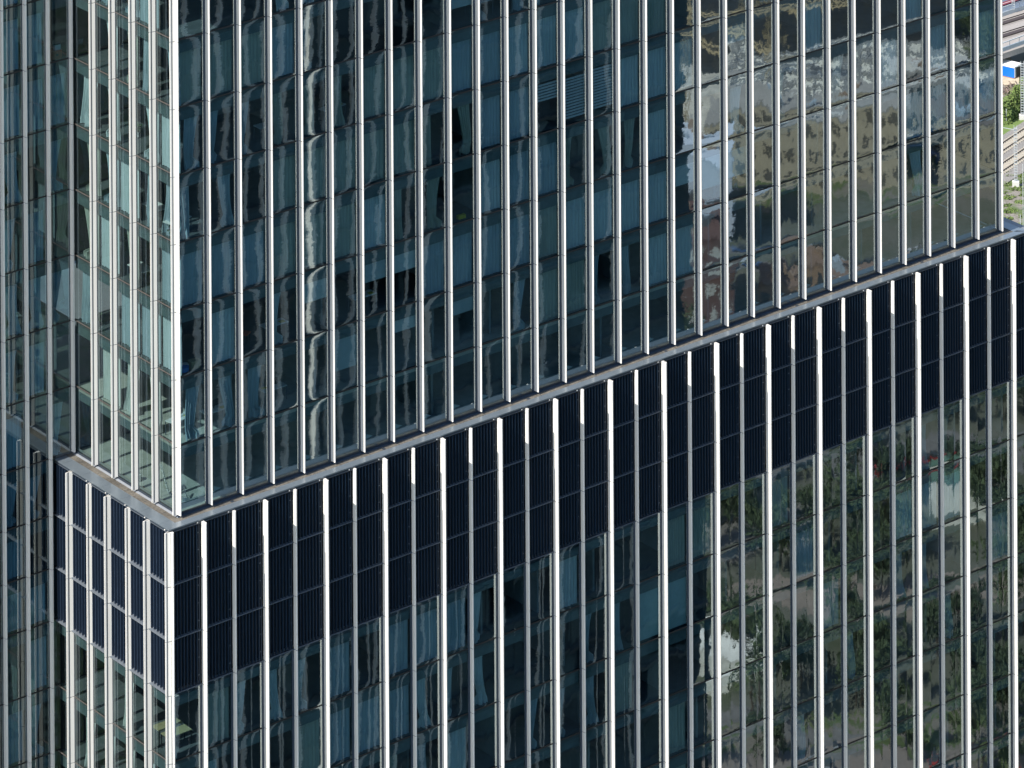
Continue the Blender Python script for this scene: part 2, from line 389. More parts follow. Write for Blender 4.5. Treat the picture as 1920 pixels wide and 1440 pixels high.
# ------------------------------------------------------------------ curtains
ORD = ['corner', 'first', 'second', 'third', 'fourth', 'fifth', 'sixth', 'seventh', 'eighth', 'ninth', 'tenth', 'eleventh', 'twelfth', 'thirteenth',
       'fourteenth', 'fifteenth', 'sixteenth', 'seventeenth', 'eighteenth', 'nineteenth', 'twentieth', 'twenty-first', 'twenty-second', 'twenty-third',
       'twenty-fourth', 'twenty-fifth', 'twenty-sixth', 'twenty-seventh', 'twenty-eighth', 'twenty-ninth', 'thirtieth', 'thirty-first', 'thirty-second']
def curtain(face, c0, c1, g, z0, z1, style, fab, label, group):
    # style: full | gather (swept to one side, puddling on the floor) | strip
    mb = MB(); nu, nv = 44, 9; w = c1-c0; h = z1-z0; ph = random.random()*6; fr = w/.115*pi
    if style != 'full': fr = 26+random.random()*8
    side = random.choice((0, 1)); amp = .028 if style == 'full' else .07
    rows = []
    for b in range(nv+1):
        t = b/nv; row = []
        for a in range(nu+1):
            s = a/nu
            if style == 'full': u = c0+w*s
            else:
                pull = (1-t)**.8; wid = w*(.78-.36*pull + (.30 if t < .12 else 0)); off = (w-wid)*(1 if side else 0)*(.3+.7*pull)
                u = c0+off+wid*s+.12*sin(3*t+ph)*(1-t)
            d = amp*sin(fr*s+ph+.6*sin(5*s+ph))*(1 if style == 'full' else .5+.8*(1-t)) + .02*sin(fr*.37*s)
            if style != 'full' and t < .12: d += .10*sin(9*s+ph)
            row.append((u, d, z0+h*t + (0 if t > .05 or style == 'full' else .05*sin(7*s))))
        rows.append(row)
    for row in rows:
        for u, d, z in row:
            mb.v.append((u, g+.34+d, z) if face == 'F' else (g+.34+d, u, z))
    for b in range(nv):
        for a in range(nu):
            i = b*(nu+1)+a; mb.f.append((i, i+1, i+nu+2, i+nu+1)); mb.m.append(0)
    z_ = (c0+c1)/2; org = (z_, g+.34, z0) if face == 'F' else (g+.34, z_, z0)
    o = mb.build('curtain', fab, None, True, org); tag(o, label, 'curtain', group)
    return o
rc = random.Random(5)
FN = {0: 'pale', 1: 'grey', 2: 'beige', 3: 'white'}
def style_word(s): return {'full': 'drawn', 'gather': 'gathered', 'strip': 'bunched'}[s]
skip = {(12, 4), (13, 4), (14, 4), (5, 6), (6, 6), (7, 6), (2, 2), (0, 2), (9, 3)}
run = {}
for n in range(1, 8):
    i = 0
    while i < 30:
        kind = rc.choices(['full', 'gather', 'none'], [.5, .27, .23])[0]; ln = rc.randint(1, 4); fb = rc.choices([0, 1, 2], [.35, .45, .2])[0]
        for q in range(i, min(30, i+ln)): run[(q, n)] = (kind, fb)
        i += ln
for (i, n), (kind, fb) in sorted(run.items()):
    if kind == 'none' or (i, n) in skip or (i > 16 and rc.random() < .62): continue
    if n*H > 28-.46*i+1 : continue
    a, b = i*2+.06, i*2+1.86
    w = b-a
    if kind == 'gather': 
        if rc.random() < .5: b = a+w*.62
        else: a = b-w*.62
    curtain('F', a, b, YG, n*H+.02, (n+1)*H-.80, kind, FAB[fb],
            '%s %s curtain, %s storey above the ledge, %s front bay from the corner' % (style_word(kind), FN[fb], ORD[n+1], ORD[i+1]), 'curtains behind the tower glazing')
for n in range(1, 8):
    for k in range(5):
        if rc.random() < .17 or n == 0: continue
        y0 = [YG, 2.40, 4.44, 6.48, 8.52][k]; y1 = [2.40, 4.44, 6.48, 8.52, YW][k]
        kind = 'full' if rc.random() < .2 else 'gather'
        fb = 3 if n == 1 else rc.choice((0, 0, 1, 1, 2))
        a, b = y0+.1, y1-.1
        curtain('L', a, b if kind == 'full' else a+(b-a)*rc.uniform(.78, .98), XG, n*H+.02, (n+1)*H-.80, kind, FAB[fb],
                '%s %s curtain, %s storey above the ledge, %s side bay left of the corner' % (style_word(kind), FN[fb], ORD[n+1], ORD[k+1]), 'curtains behind the tower glazing')
for k in range(3, 8):
    z0, z1 = LOWZ[k+1], LOWZ[k]
    i = 0
    while i < 31:
        kind = rc.choices(['full', 'gather', 'none'], [.38, .27, .35])[0]; ln = rc.randint(1, 3); fb = rc.choices([0, 1, 2], [.3, .5, .2])[0]
        for q in range(i, min(31, i+ln)):
            if kind == 'none' or q == 0 or (k == 4 and q in (16, 17)) or (q > 17 and rc.random() < .7): continue
            if k > 4 and q*1.97 < (k-4)*7.3-3: continue
            a, b = q*1.9716-1.0, q*1.9716+.72
            if kind == 'gather': b = a+(b-a)*.62
            curtain('F', a, b, YL, z0+.02, z1-.80, kind, FAB[fb],
                    '%s %s curtain, %s glazed storey below louvres, %s front bay from corner' % (style_word(kind), FN[fb], ORD[k-2], ORD[q+1]), 'curtains behind the tower glazing')
        i += ln
for k in (3, 4):
    for q in range(5):
        if rc.random() < .45: continue
        a = -.6+q*1.9716; b = a+rc.uniform(.7, 1.6)
        curtain('L', a, b, XL, LOWZ[k+1]+.02, LOWZ[k]-.80, 'gather', FAB[rc.choice((0, 3))],
                'pale curtain, %s glazed storey below louvres, %s side bay left of corner' % (ORD[k-2], ORD[q+1]), 'curtains behind the tower glazing')
for wi, (a, b) in enumerate(zip(WZ[:-1], WZ[1:])):
    if b > 8*H+.1 or b < -13: continue
    for q in range(3):
        if rc.random() < .3 or (q == 0 and abs(a-6*H) < .1): continue
        x0, x1 = WX[q+1]+.1, WX[q]-.1
        if b <= 0 and q == 0: continue
        kind = 'full' if rc.random() < .5 else 'gather'
        lev = ('%s storey above the ledge' % ORD[round(a/H)+1]) if a >= 0 else ('%s storey below the ledge' % ORD[[round(z, 2) for z in LOWZ].index(round(a, 2))])
        curtain('F', x0, x1, YW, a+.02, b-.80, kind, FAB[rc.choice((0, 0, 1))],
                '%s left wing curtain, %s, %s bay from inner corner' % (style_word(kind), lev, ORD[q+1]), 'curtains in the shaded left wing')

# ------------------------------------------------------------------ blinds and opaque shades
def blind(i, z0, z1, g, x0, x1, label):
    r = empty('venetian_blind', (x0, g+.2, z0)); tag(r, label, 'blind', 'venetian blinds in one office')
    mb = MB(); n = int((z1-z0)/.17)
    for q in range(n):
        z = z0+q*.17
        mb.quad((x0, g+.20, z), (x1, g+.20, z), (x1, g+.27, z+.09), (x0, g+.27, z+.09))
    o = mb.build('slats', FAB[3], r, origin=(x0, g+.2, z0)); o.location = (0, 0, 0)
    mb = MB(); mb.box(x0, x1, g+.2, g+.27, z1, z1+.06); o = mb.build('head_rail', RAIL, r, origin=(x0, g+.2, z0)); o.location = (0, 0, 0)
for i, dz, w in ((12, 1.45, 'half-raised venetian blind left of two fully lowered ones'), (13, 0, 'fully lowered venetian blind between the half-raised one and another'), (14, .1, 'fully lowered venetian blind rightmost of the row of three')):
    blind(i, 4*H+.3+dz, 5*H-.8, YG, i*2+.08, i*2+1.84, w)
SHADE = mat('teal_grey_roller_fabric', (.42, .55, .56), .9, var=.08)
VOID = mat('black_panel_surface', (.006, .007, .010), .9)
for q, wd_ in ((16, 'smooth pale teal roller shade below the louvres, left of the pair'), (17, 'smooth pale teal roller shade below the louvres, right of the pair')):
    mb = MB(); x0 = q*1.9716-1.04; x1 = x0+1.78; mb.box(x0, x1, YL+.2, YL+.21, LOWZ[5]+.1, LOWZ[4]-.6)
    tag(mb.build('roller_blind', SHADE), wd_, 'roller blind', 'roller blinds below the louvres')
for q, wd_ in ((5, 'left'), (6, 'middle'), (7, 'right')):  # plain black panels set behind three bays
    mb = MB(); x0 = q*2+.05; mb.box(x0, x0+1.85, YG+.2, YG+.21, 6*H, 7*H-.35)
    tag(mb.build('black_panel', VOID), 'black panel at the top edge of the photo, %s of three' % wd_, 'blackout shade', 'black panels')

# ------------------------------------------------------------------ things seen inside the rooms
RED = mat('orange_red_plastic', (.55, .09, .04), .5); BLUE = mat('blue_cloth', (.05, .22, .55), .8); WOOD = mat('light_wood', (.50, .42, .24), .6, var=.15)
WH = mat('white_item', (.8, .8, .78), .6); DARK = mat('dark_item', (.02, .02, .025), .5); LEAF = mat('leaf_green', (.06, .14, .03), .7, var=.4, sc=8); PINK = mat('pink_petals', (.6, .08, .22), .7)
YEL = mat('yellow_item', (.6, .5, .05), .6); BROWN = mat('cardboard', (.33, .27, .16), .8)
def put(name, label, cat, loc, parts, rot=0, group=None):
    r = empty(name, loc); r.rotation_euler = (0, 0, rot); tag(r, label, cat, group)
    for pn, fn, m_ in parts:
        b = MB(); fn(b); b.build(pn, m_, r)
    return r
# step ladder
def ldr_l(b):
    for x in (-.22, .22): b.bar((x*1.25, 0, 0), (x, .45, 1.75), .018)
def ldr_r(b):
    for x in (-.22, .22): b.bar((x*1.25, .95, 0), (x, .5, 1.75), .018)
def ldr_s(b):
    for q in range(6):
        t = (q+.6)/6.3; b.box(-.25, .25, .45*t-.05, .45*t+.05, 1.75*t, 1.75*t+.03)
put('step_ladder', 'aluminium step ladder standing on the pale floor behind the side glazing', 'ladder', (.95, 2.75, 0), [('front_rails', ldr_l, RAIL), ('rear_rails', ldr_r, RAIL), ('treads', ldr_s, WH)], radians(70))
def legs(w, d, h):
    def f(b):
        for x in (-w/2+.03, w/2-.03):
            for y in (-d/2+.03, d/2-.03): b.box(x-.02, x+.02, y-.02, y+.02, 0, h)
    return f
def top(w, d, h, t=.04): return lambda b: b.box(-w/2, w/2, -d/2, d/2, h, h+t)
put('table', 'pale wooden table in the corner room just below the louvres', 'table', (.05, .75, LOWZ[4]), [('tabletop', top(1.5, .75, .74), WOOD), ('legs', legs(1.5, .75, .74), DARK)])
put('table', 'second pale wooden table against the glass in the corner room below the louvres', 'table', (.1, 1.75, LOWZ[4]), [('tabletop', top(1.5, .75, .74), WOOD), ('legs', legs(1.5, .75, .74), DARK)])
put('desk', 'pale desk behind the third side bay, near the top of the photo', 'desk', (1.0, 4.0, 4*H), [('tabletop', top(.8, 1.5, .73), WH), ('legs', legs(.8, 1.5, .73), RAIL)])
put('desk', 'white desk behind the second side bay above the ledge', 'desk', (.8, 5.2, 3*H), [('tabletop', top(.8, 1.5, .73), WH), ('legs', legs(.8, 1.5, .73), RAIL)])
def crate(b): b.box(-.32, .32, -.2, .2, 0, .5); b.box(-.12, .12, -.21, -.2, .2, .3)
put('chest', 'orange-red chest standing against the glass of the shaded left wing', 'chest', (-.80, YW+.45, 6*H), [('body', lambda b: b.box(-.30, .30, -.2, .2, 0, .48), RED), ('recess', lambda b: b.box(-.08, .08, -.215, -.201, .2, .3), DARK)])
put('document_box', 'small white box on top of the orange-red chest', 'box', (-.72, YW+.42, 6*H+.48), [('body', lambda b: b.box(-.17, .17, -.12, .12, 0, .3), WH), ('lid', lambda b: b.box(-.18, .18, -.13, .13, .3, .34), RAIL)])
def chair_s(b): b.box(-.24, .24, -.22, .22, .42, .50)
def chair_b(b): b.prism([(-.22, .2, .5), (.22, .2, .5), (.22, .26, .5), (-.22, .26, .5)], (0, .08, .5))
put('chair', 'orange-red chair behind the front glazing in the third bay', 'chair', (4.95, YG+.9, 2*H+.4), [('seat', chair_s, RED), ('backrest', chair_b, RED), ('legs', legs(.44, .4, .42), DARK)], .5)
def heap(r, h, n, seed):
    def f(b):
        q = random.Random(seed)
        for _ in range(n):
            a = q.random()*6.28; rr = r*q.random(); z = h*q.random(); s = .04+.05*q.random()
            c = Vector((rr*cos(a), rr*sin(a), z)); d = Vector((q.uniform(-1, 1), q.uniform(-1, 1), q.uniform(-1, 1))).normalized()*s; e = d.cross(Vector((q.uniform(-1, 1), .3, .8))).normalized()*s
            b.quad(c-d, c-e, c+d, c+e)
    return f
def pot(b): b.prism([(.13*cos(t*pi/4), .13*sin(t*pi/4), 0) for t in range(8)], (0, 0, .25))
def plant(label, loc, flower=None, s=1):
    put('potted_plant', label, 'plant', loc, [('pot', pot, WH), ('foliage', lambda b: [heap(.28*s, .5*s, 120, int(loc[2]*7))(b)] and [b.v.__setitem__(i, (b.v[i][0], b.v[i][1], b.v[i][2]+.25)) for i in range(len(b.v))], LEAF)] +
        ([('blossom', lambda b: [heap(.25, .2, 40, 5)(b)] and [b.v.__setitem__(i, (b.v[i][0], b.v[i][1], b.v[i][2]+.3)) for i in range(len(b.v))], flower)] if flower else []))
plant('pink-flowered potted plant on the sill of the side bay nearest the corner', (.35, 1.25, 4*H), PINK)
plant('leafy potted plant behind the side glazing near the top left of the photo', (.5, 5.0, 5*H+.73))
plant('green potted plant in the last side bay beside the shaded wing', (.5, 9.3, 2*H))
def cushion(b): b.prism([(.3*cos(t*pi/5), .25*sin(t*pi/5), 0) for t in range(10)], (.03, 0, .22))
put('bundle', 'blue and white bundle of cloth on the floor just right of the corner fins', 'bundle', (.75, YG+.55, 2*H+.05), [('cloth', cushion, BLUE), ('sheet', lambda b: b.prism([(.3+.22*cos(t*pi/4), .3+.2*sin(t*pi/4), .02) for t in range(8)], (0, 0, .2)), WH)])
put('cardboard_box', 'tan cardboard box beside the blue bundle behind the corner glazing', 'box', (1.45, YG+.6, 2*H), [('body', lambda b: b.box(-.28, .28, -.2, .2, 0, .42), BROWN), ('lid', lambda b: b.box(-.29, .29, -.21, .21, .42, .45), WOOD)])
put('waste_bag', 'translucent white bag slumped on the pale floor inside the second side bay', 'bag', (.55, 5.3, 0), [('sack', lambda b: [b.prism([(.22*cos(t*pi/5), .22*sin(t*pi/5), 0) for t in range(10)], (.02, .03, .35)), b.prism([(.1*cos(t*pi/5)+.02, .1*sin(t*pi/5)+.03, .35) for t in range(10)], (0, 0, .15))], WH)])
put('saw_horse', 'small work trestle on the screed behind the first side bay', 'trestle', (1.0, 1.6, 0), [('beam', lambda b: b.box(-.5, .5, -.04, .04, .6, .68), RAIL), ('legs', lambda b: [b.bar((x, s*.25, 0), (x*.9, 0, .62), .02) for x in (-.42, .42) for s in (-1, 1)], RAIL)], .8)
put('yellow_toolbox', 'yellow toolbox on the floor behind the ninth front bay', 'toolbox', (19.2, YG+.5, 3*H), [('body', lambda b: b.box(-.25, .25, -.12, .12, 0, .2), YEL), ('handle', lambda b: b.bar((-.12, 0, .27), (.12, 0, .27), .015), DARK)])
# office desks with screens, copied along the front
dk = put('office_desk', 'white office desk with a dark screen, third storey above the ledge, fourth front bay', 'desk', (7.0, YG+1.2, 2*H),
         [('tabletop', top(1.5, .7, .73), WH), ('legs', legs(1.5, .7, .73), RAIL), ('screen', lambda b: [b.box(-.3, .3, .05, .08, .9, 1.25), b.box(-.03, .03, .05, .09, .77, .9)], DARK), ('papers', lambda b: b.box(.3, .6, -.25, 0, .77, .80), YEL)])
def copy_thing(o, loc, rot, label):
    c = o.copy(); COL.objects.link(c); c.location = loc; c.rotation_euler = (0, 0, rot); c['label'] = label
    for ch in o.children:
        k_ = ch.copy(); COL.objects.link(k_); k_.parent = c
rd = random.Random(31); seen = {(3, 2)}
for _ in range(26):
    i, n = rd.randint(0, 22), rd.randint(1, 6)
    if (i, n) in seen or run.get((i, n), ('none',))[0] == 'full': continue
    seen.add((i, n))
    copy_thing(dk, (i*2+1+rd.uniform(-.2, .2), YG+rd.uniform(1.0, 1.6), n*H), rd.choice((0, pi, .2)),
        'white desk with a dark screen, %s storey above the ledge, %s front bay from corner' % (ORD[n+1], ORD[i+1]))
RBL = [mat('roller_blind_grey', (.45, .52, .54), .9, var=.06), mat('roller_blind_pale', (.62, .66, .66), .9, var=.06)]
done = set()
for _ in range(60):
    i, n = rd.randint(0, 20), rd.randint(1, 7)
    if (i, n) in done or (i, n) in skip or run.get((i, n), ('full',))[0] != 'none' or n*H > 28-.46*i+1: continue
    done.add((i, n)); dr = rd.uniform(.5, 1.9); x0 = i*2+.06; zt_ = (n+1)*H-.8
    mb = MB(); mb.box(x0, x0+1.82, YG+.2, YG+.208, zt_-dr, zt_); mb.box(x0, x0+1.82, YG+.19, YG+.22, zt_-dr-.03, zt_-dr)
    tag(mb.build('roller_blind', rd.choice(RBL)), 'roller blind pulled partly down, %s storey above the ledge, %s front bay from corner' % (ORD[n+1], ORD[i+1]), 'roller blind', 'partly lowered roller blinds')
# ceiling light strips in the storeys beneath the louvres
LIT = mat('white_light_fitting', (.75, .82, .80), .5)
for q, (y, k) in enumerate(((8.3, 4), (6.35, 4), (4.4, 4), (.9, 5), (2.4, 4))):
    mb = MB(); mb.box(XL+.45, XL+.55, y-.75, y+.75, LOWZ[k]-.66, LOWZ[k]-.60)
    tag(mb.build('batten_light', LIT), 'white ceiling batten seen through the %s glazed side bay below the louvres' % ['fifth', 'fourth', 'third', 'first', 'second'][q], 'ceiling light', 'ceiling battens')

# ------------------------------------------------------------------ ground and railway land (far below, right edge)
def gp(u, v, z=GZ):
    x = (u-960-PX)/FPX; y = (720-PY-v)/FPX
    d = fw+R2*x+U2*y; t = (z-CAM.z)/d.z; return CAM+d*t
def ground_mat():
    m, t, N, L = nodes('mixed_ground')
    o = N('ShaderNodeOutputMaterial'); p = N('ShaderNodeBsdfPrincipled'); g = N('ShaderNodeNewGeometry')
    def no(s, d=6):
        n = N('ShaderNodeTexNoise'); n.inputs['Scale'].default_value = s; n.inputs['Detail'].default_value = d; L(g.outputs['Position'], n.inputs['Vector']); return n.outputs[0]
    def mr(x, a, b):
        n = N('ShaderNodeMapRange'); n.inputs[1].default_value = a; n.inputs[2].default_value = b; L(x, n.inputs[0]); return n.outputs[0]
    def mix(f, a, b):
        n = N('ShaderNodeMix'); n.data_type = 'RGBA'; L(f, n.inputs[0])
        for k_, x in ((6, a), (7, b)):
            if isinstance(x, tuple): n.inputs[k_].default_value = (*x, 1)
            else: L(x, n.inputs[k_])
        return n.outputs[2]
    grass = mix(mr(no(.9), .35, .65), (.055, .085, .03), (.11, .145, .05))
    soil = mix(mr(no(2.5), .3, .7), (.12, .105, .085), (.25, .23, .20))
    patch = mix(mr(no(.45, 9), .46, .56), soil, grass)
    L(patch, p.inputs['Base Color']); p.inputs['Roughness'].default_value = 1
    L(p.outputs[0], o.inputs[0]); return m
GROUND = ground_mat()
mb = MB(); mb.quad((-3000, -3000, GZ), (3000, -3000, GZ), (3000, 3000, GZ), (-3000, 3000, GZ))
tag(mb.build('ground', GROUND), kind='structure')
BALL = mat('grey_ballast', (.20, .19, .175), 1, var=.35, sc=6)
PALE = mat('pale_deck_ballast', (.29, .27, .25), 1, var=.15, sc=4)
STEEL = mat('rusty_rail', (.055, .04, .035), .6)
SLEEP = mat('concrete_sleeper', (.36, .33, .27), .9, var=.1)
GRASS = mat('mown_grass', (.09, .145, .035), 1, sc=1.2, col2=(.15, .21, .055))
GALV = mat('galvanised_steel', (.42, .45, .46), .5)
CONC = mat('pale_concrete', (.55, .54, .51), .9, var=.08)
DARKSH = mat('dark_underpass_sheet', (.03, .045, .055), .3)
SAND = mat('sandy_bank', (.45, .38, .27), 1, var=.25, sc=1.0)
def strip(name, u0, v0, u1, v1, z, w, m, ext=60, dz=.0, sh=0, th=None, kind='structure'):
    a = gp(u0, v0, z); b = gp(u1, v1, z); d = (b-a).normalized(); a -= d*ext; b += d*ext; n = Vector((-d.y, d.x, 0))
    a += n*sh; b += n*sh; mb = MB()
    base = [a-n*w/2, b-n*w/2, b+n*w/2, a+n*w/2]; base = [(p.x, p.y, z+dz) for p in base]
    if th: mb.prism([(x, y, z_-th) for x, y, z_ in base], (0, 0, th))
    else: mb.poly(base)
    o = mb.build(name, m); 
    if kind: tag(o, kind=kind)
    return o, a, b, d, n
def track(u0, v0, u1, v1, z, label, bed=True, sleepers=True, ext=25, guard=False):
    a = gp(u0, v0, z); b = gp(u1, v1, z); d = (b-a).normalized(); a -= d*ext; b += d*ext; n = Vector((-d.y, d.x, 0)); Lh = (b-a).length
    r = empty('railway_track', a); tag(r, label, 'railway track', 'railway tracks right of the tower')
    def P(s, o_, h): q = d*s+n*o_; return Vector((q.x, q.y, h))
    for sgn in (-1, 1):
        m_ = MB(); base = [P(0, sgn*.76-.04, .22), P(Lh, sgn*.76-.04, .22), P(Lh, sgn*.76+.04, .22), P(0, sgn*.76+.04, .22)]; m_.prism(base, (0, 0, .16)); m_.build('rail', STEEL, r)
    if guard:
        m_ = MB(); m_.prism([P(0, -.42, .2), P(Lh, -.42, .2), P(Lh, .42, .2), P(0, .42, .2)], (0, 0, .06)); m_.build('guard_strip', STEEL, r)
    if sleepers:
        m_ = MB(); s = 0
        while s < Lh:
            m_.prism([P(s, -1.3, .05), P(s+.26, -1.3, .05), P(s+.26, 1.3, .05), P(s, 1.3, .05)], (0, 0, .16)); s += .6
        m_.build('sleepers', SLEEP, r)
    return r
strip('ballast_bed', 1881, 276, 1920, 250, GZ, 4.2, BALL, dz=.10, sh=.2)
strip('ballast_bed', 1881, 309, 1920, 284, GZ, 6.0, BALL, dz=.104, sh=-1.2)
track(1881, 278, 1920, 252, GZ, 'railway track nearest the grass strip with pale sleepers')
track(1881, 316, 1920, 290, GZ, 'railway track closest to the weedy bank and the near mast')
strip('grass_strip', 1881, 243, 1920, 218, GZ, 6.0, GRASS, dz=.06, sh=.0)
# weeds on the bank
WEED = mat('weeds', (.06, .105, .025), 1, sc=2, col2=(.15, .20, .055))
mb = MB(); q = random.Random(3)
for _ in range(5200):
    u = q.uniform(1876, 1926); v = q.uniform(322, 470); c = gp(u, v)
    if (sin(c.x*1.9+sin(c.y*1.7)) + sin(c.y*2.3+c.x)) < .15: continue
    s = q.uniform(.06, .2); a = q.random()*6.28; h = q.uniform(.05, .3)
    p = Vector((cos(a), sin(a), 0))*s
    mb.poly([c-p+Vector((0, 0, .02)), c+p+Vector((0, 0, .02)), c+Vector((p.y, -p.x, h))])
tag(mb.build('weed_cover', WEED), 'patchy green weeds on the stony bank below the tracks', 'weeds', kind='stuff')
# bushes along the fence
def bush(c, r, h, seed, label, m_=None, name='bush'):
    q = random.Random(seed); mb = MB()
    for _ in range(900):
        a = q.random()*6.28; e = math.acos(q.uniform(-.2, 1)); rr = r*q.uniform(.55, 1)*(1+.25*sin(a*3+seed))
        p = Vector((rr*cos(a)*sin(e), rr*sin(a)*sin(e), h*cos(e)*q.uniform(.6, 1)))
        s = q.uniform(.10, .26); d = Vector((q.uniform(-1, 1), q.uniform(-1, 1), q.uniform(-1, 1))).normalized()*s; f = d.cross(p+Vector((0, 0, .1))).normalized()*s
        mb.quad(p-d, p-f, p+d, p+f)
    r_ = empty(name, c); tag(r_, label, 'bush', 'bushes by the railway fence'); mb.build('foliage', m_ or WEED, r_)
    t = MB(); t.bar((0, 0, 0), (0, 0, h*.6), .08); t.build('trunk', STEEL, r_)
    return r_
for k_, (u, v, r, h, lb) in enumerate(((1884, 226, 1.9, 3.4, 'light green bush beside the tower edge behind the first fence post'), (1897, 216, 2.0, 3.8, 'bushy green shrub between the two slender fence posts'), (1910, 207, 2.2, 4.2, 'green shrub right of the fence posts by the lattice mast'), (1922, 196, 2.3, 4.4, 'green shrub cut by the right edge of the photo'))):
    bush(gp(u, v), r, h, k_+2, lb)
# fence posts
for (u, v, h, lb) in ((1887, 232, 2.2, 'slender pale fence post nearest the tower edge'), (1903, 218, 2.6, 'slender pale fence post in front of the shrubs'), (1918.5, 425, 9, 'tall thin grey pole at the right edge beside the weeds'), (1913.2, 424, 1.6, 'short pale post standing just behind the tower ledge')):
    c = gp(u, v); put('post', lb, 'post', c, [('shaft', lambda b, h=h: b.bar((0, 0, 0), (0, 0, h), .05, k=6), GALV), ('cap', lambda b, h=h: b.box(-.06, .06, -.06, .06, h, h+.05), GALV)])
# lattice catenary masts
def mast(u, v, z, h, label, arm=None, armz=.93, base=True):
    c = gp(u, v, z); w = .22
    def leg(b):
        for x in (-w, w):
            for y in (-w*.6, w*.6): b.bar((x, y, .6), (x, y, h), .035)
    def lace(b):
        n_ = int(h/.42)
        for i in range(n_):
            z0 = .6+i*(h-.6)/n_; z1 = .6+(i+1)*(h-.6)/n_
            for y in (-w*.6, w*.6): b.box(-w, w, y-.025, y+.025, z0, z0+.06)
            for x in (-w, w): b.bar((x, -w*.6, z0), (x, w*.6, z1), .02)
    parts = [('legs', leg, GALV), ('lacing', lace, GALV)]
    if base: parts.append(('footing', lambda b: b.box(-.5, .5, -.42, .42, 0, .75), CONC))
    if arm: parts.append(('arm', lambda b: b.bar((0, 0, h*armz), arm, .05), GALV))
    return put('catenary_mast', label, 'mast', c, parts, YAW-pi/2, 'lattice catenary masts')
mast(1904.5, 349, GZ, 9.0, 'near lattice mast on a concrete block between the lower tracks', (-3.2, .2, 8.9))
mast(1917, 224, GZ, 9.0, 'lattice mast on the grass strip at the right edge', (-.9, 0, 8.2), )
# bridge with two tracks
BZ = GZ+3.6
strip('bridge_deck', 1881, 64, 1920, 51, BZ, 12.6, PALE, ext=70, th=.9, kind='structure')
track(1881, 45, 1920, 33, BZ, 'upper railway track on the bridge deck', sleepers=False, guard=True, ext=60)
track(1881, 69, 1920, 57, BZ, 'lower railway track on the bridge deck', sleepers=False, guard=True, ext=60)
def parapet(u0, v0, u1, v1, h, label, mm):
    a = gp(u0, v0, BZ); b = gp(u1, v1, BZ); d = (b-a).normalized(); a -= d*60; Ln = (b-a).length+60; n = Vector((-d.y, d.x, 0))
    r = empty('bridge_parapet', a); tag(r, label, 'parapet')
    def P(s, o_, z): q_ = d*s+n*o_; return Vector((q_.x, q_.y, z))
    m_ = MB(); m_.prism([P(0, 0, 0), P(Ln, 0, 0), P(Ln, .3, 0), P(0, .3, 0)], (0, 0, h*.45)); m_.build('panel', mm, r)
    m_ = MB(); m_.prism([P(0, .05, h), P(Ln, .05, h), P(Ln, .2, h), P(0, .2, h)], (0, 0, .12)); m_.build('handrail', GALV, r)
    m_ = MB(); s = 0
    while s < Ln: m_.prism([P(s, .08, 0), P(s+.08, .08, 0), P(s+.08, .16, 0), P(s, .16, 0)], (0, 0, h)); s += 2.2
    m_.build('posts', GALV, r)
parapet(1881, 97, 1920, 83, 1.3, 'pale blue-grey railing along the near edge of the railway bridge', mat('pale_parapet', (.33, .38, .40), .7))
parapet(1881, 31, 1920, 18, 1.4, 'pale railing along the far edge of the railway bridge', mat('pale_parapet_far', (.42, .45, .45), .7))
mast(1900, 24, BZ, 8, 'lattice mast standing at the far railing of the railway bridge', base=False)
# far side platform with red line
strip('far_platform', 1881, 3, 1920, -12, GZ+.5, 22, mat('blue_grey_roofing', (.11, .14, .18), .7, var=.15, sc=.6), dz=.3, sh=3)
REDL = mat('dark_red_stripe', (.16, .02, .035), .7)
strip('red_line', 1881, 12, 1920, -1, GZ+.5, .5, REDL, dz=.62, sh=.0); strip('red_line', 1881, 15.5, 1920, 2.5, GZ+.5, .5, REDL, dz=.62); strip('white_line', 1881, 13.7, 1920, .8, GZ+.5, .45, CONC, dz=.616)
# dark sheet below the bridge, bank, container
pts = [gp(1890, 98), gp(1940, 78), gp(1940, 134), gp(1911, 132), gp(1903, 120), gp(1894, 110)]
mb = MB(); mb.poly([(p.x, p.y, GZ+.05) for p in pts]); tag(mb.build('dark_sheet', DARKSH), kind='structure')
pts = [gp(1860, 96), gp(1889, 96), gp(1894, 110), gp(1903, 120), gp(1911, 132), gp(1911, 160), gp(1860, 160)]
mb = MB(); mb.poly([(p.x, p.y, GZ+.07) for p in pts]); tag(mb.build('sandy_bank', SAND), kind='structure')
c = gp(1902, 148.5); e = gp(1878, 143)
d = (e-c).normalized(); ang = math.atan2(d.y, d.x)
Lc = 5.0
BLUEP = mat('blue_painted_steel', (.0, .13, .55), .5, var=.08, sc=6, scale=(4, 4, .1)); ROOFW = mat('white_cabin_roof', (.75, .74, .70), .7)
cont = put('site_cabin', 'bright blue site cabin with a white flat roof beside the tower edge', 'cabin', c, [
    ('body', lambda b: b.box(0, Lc, -2.0, 0, .15, 1.75), BLUEP),
    ('roof', lambda b: b.box(-.1, Lc+.1, -2.1, .08, 1.75, 1.95), ROOFW),
    ('corner_post', lambda b: b.box(-.06, 0, -.4, -.02, .2, 1.7), CONC),
    ('end_wall', lambda b: b.box(-.05, 0, -2.0, -.42, .16, 1.74), DARK),
    ('skid', lambda b: b.box(-.1, Lc, -2.0, .05, 0, .15), mat('rusty_skid', (.22, .10, .05), .8))], ang)
if True:  # make sure the long wall with its depth lies away from the viewer
    pass
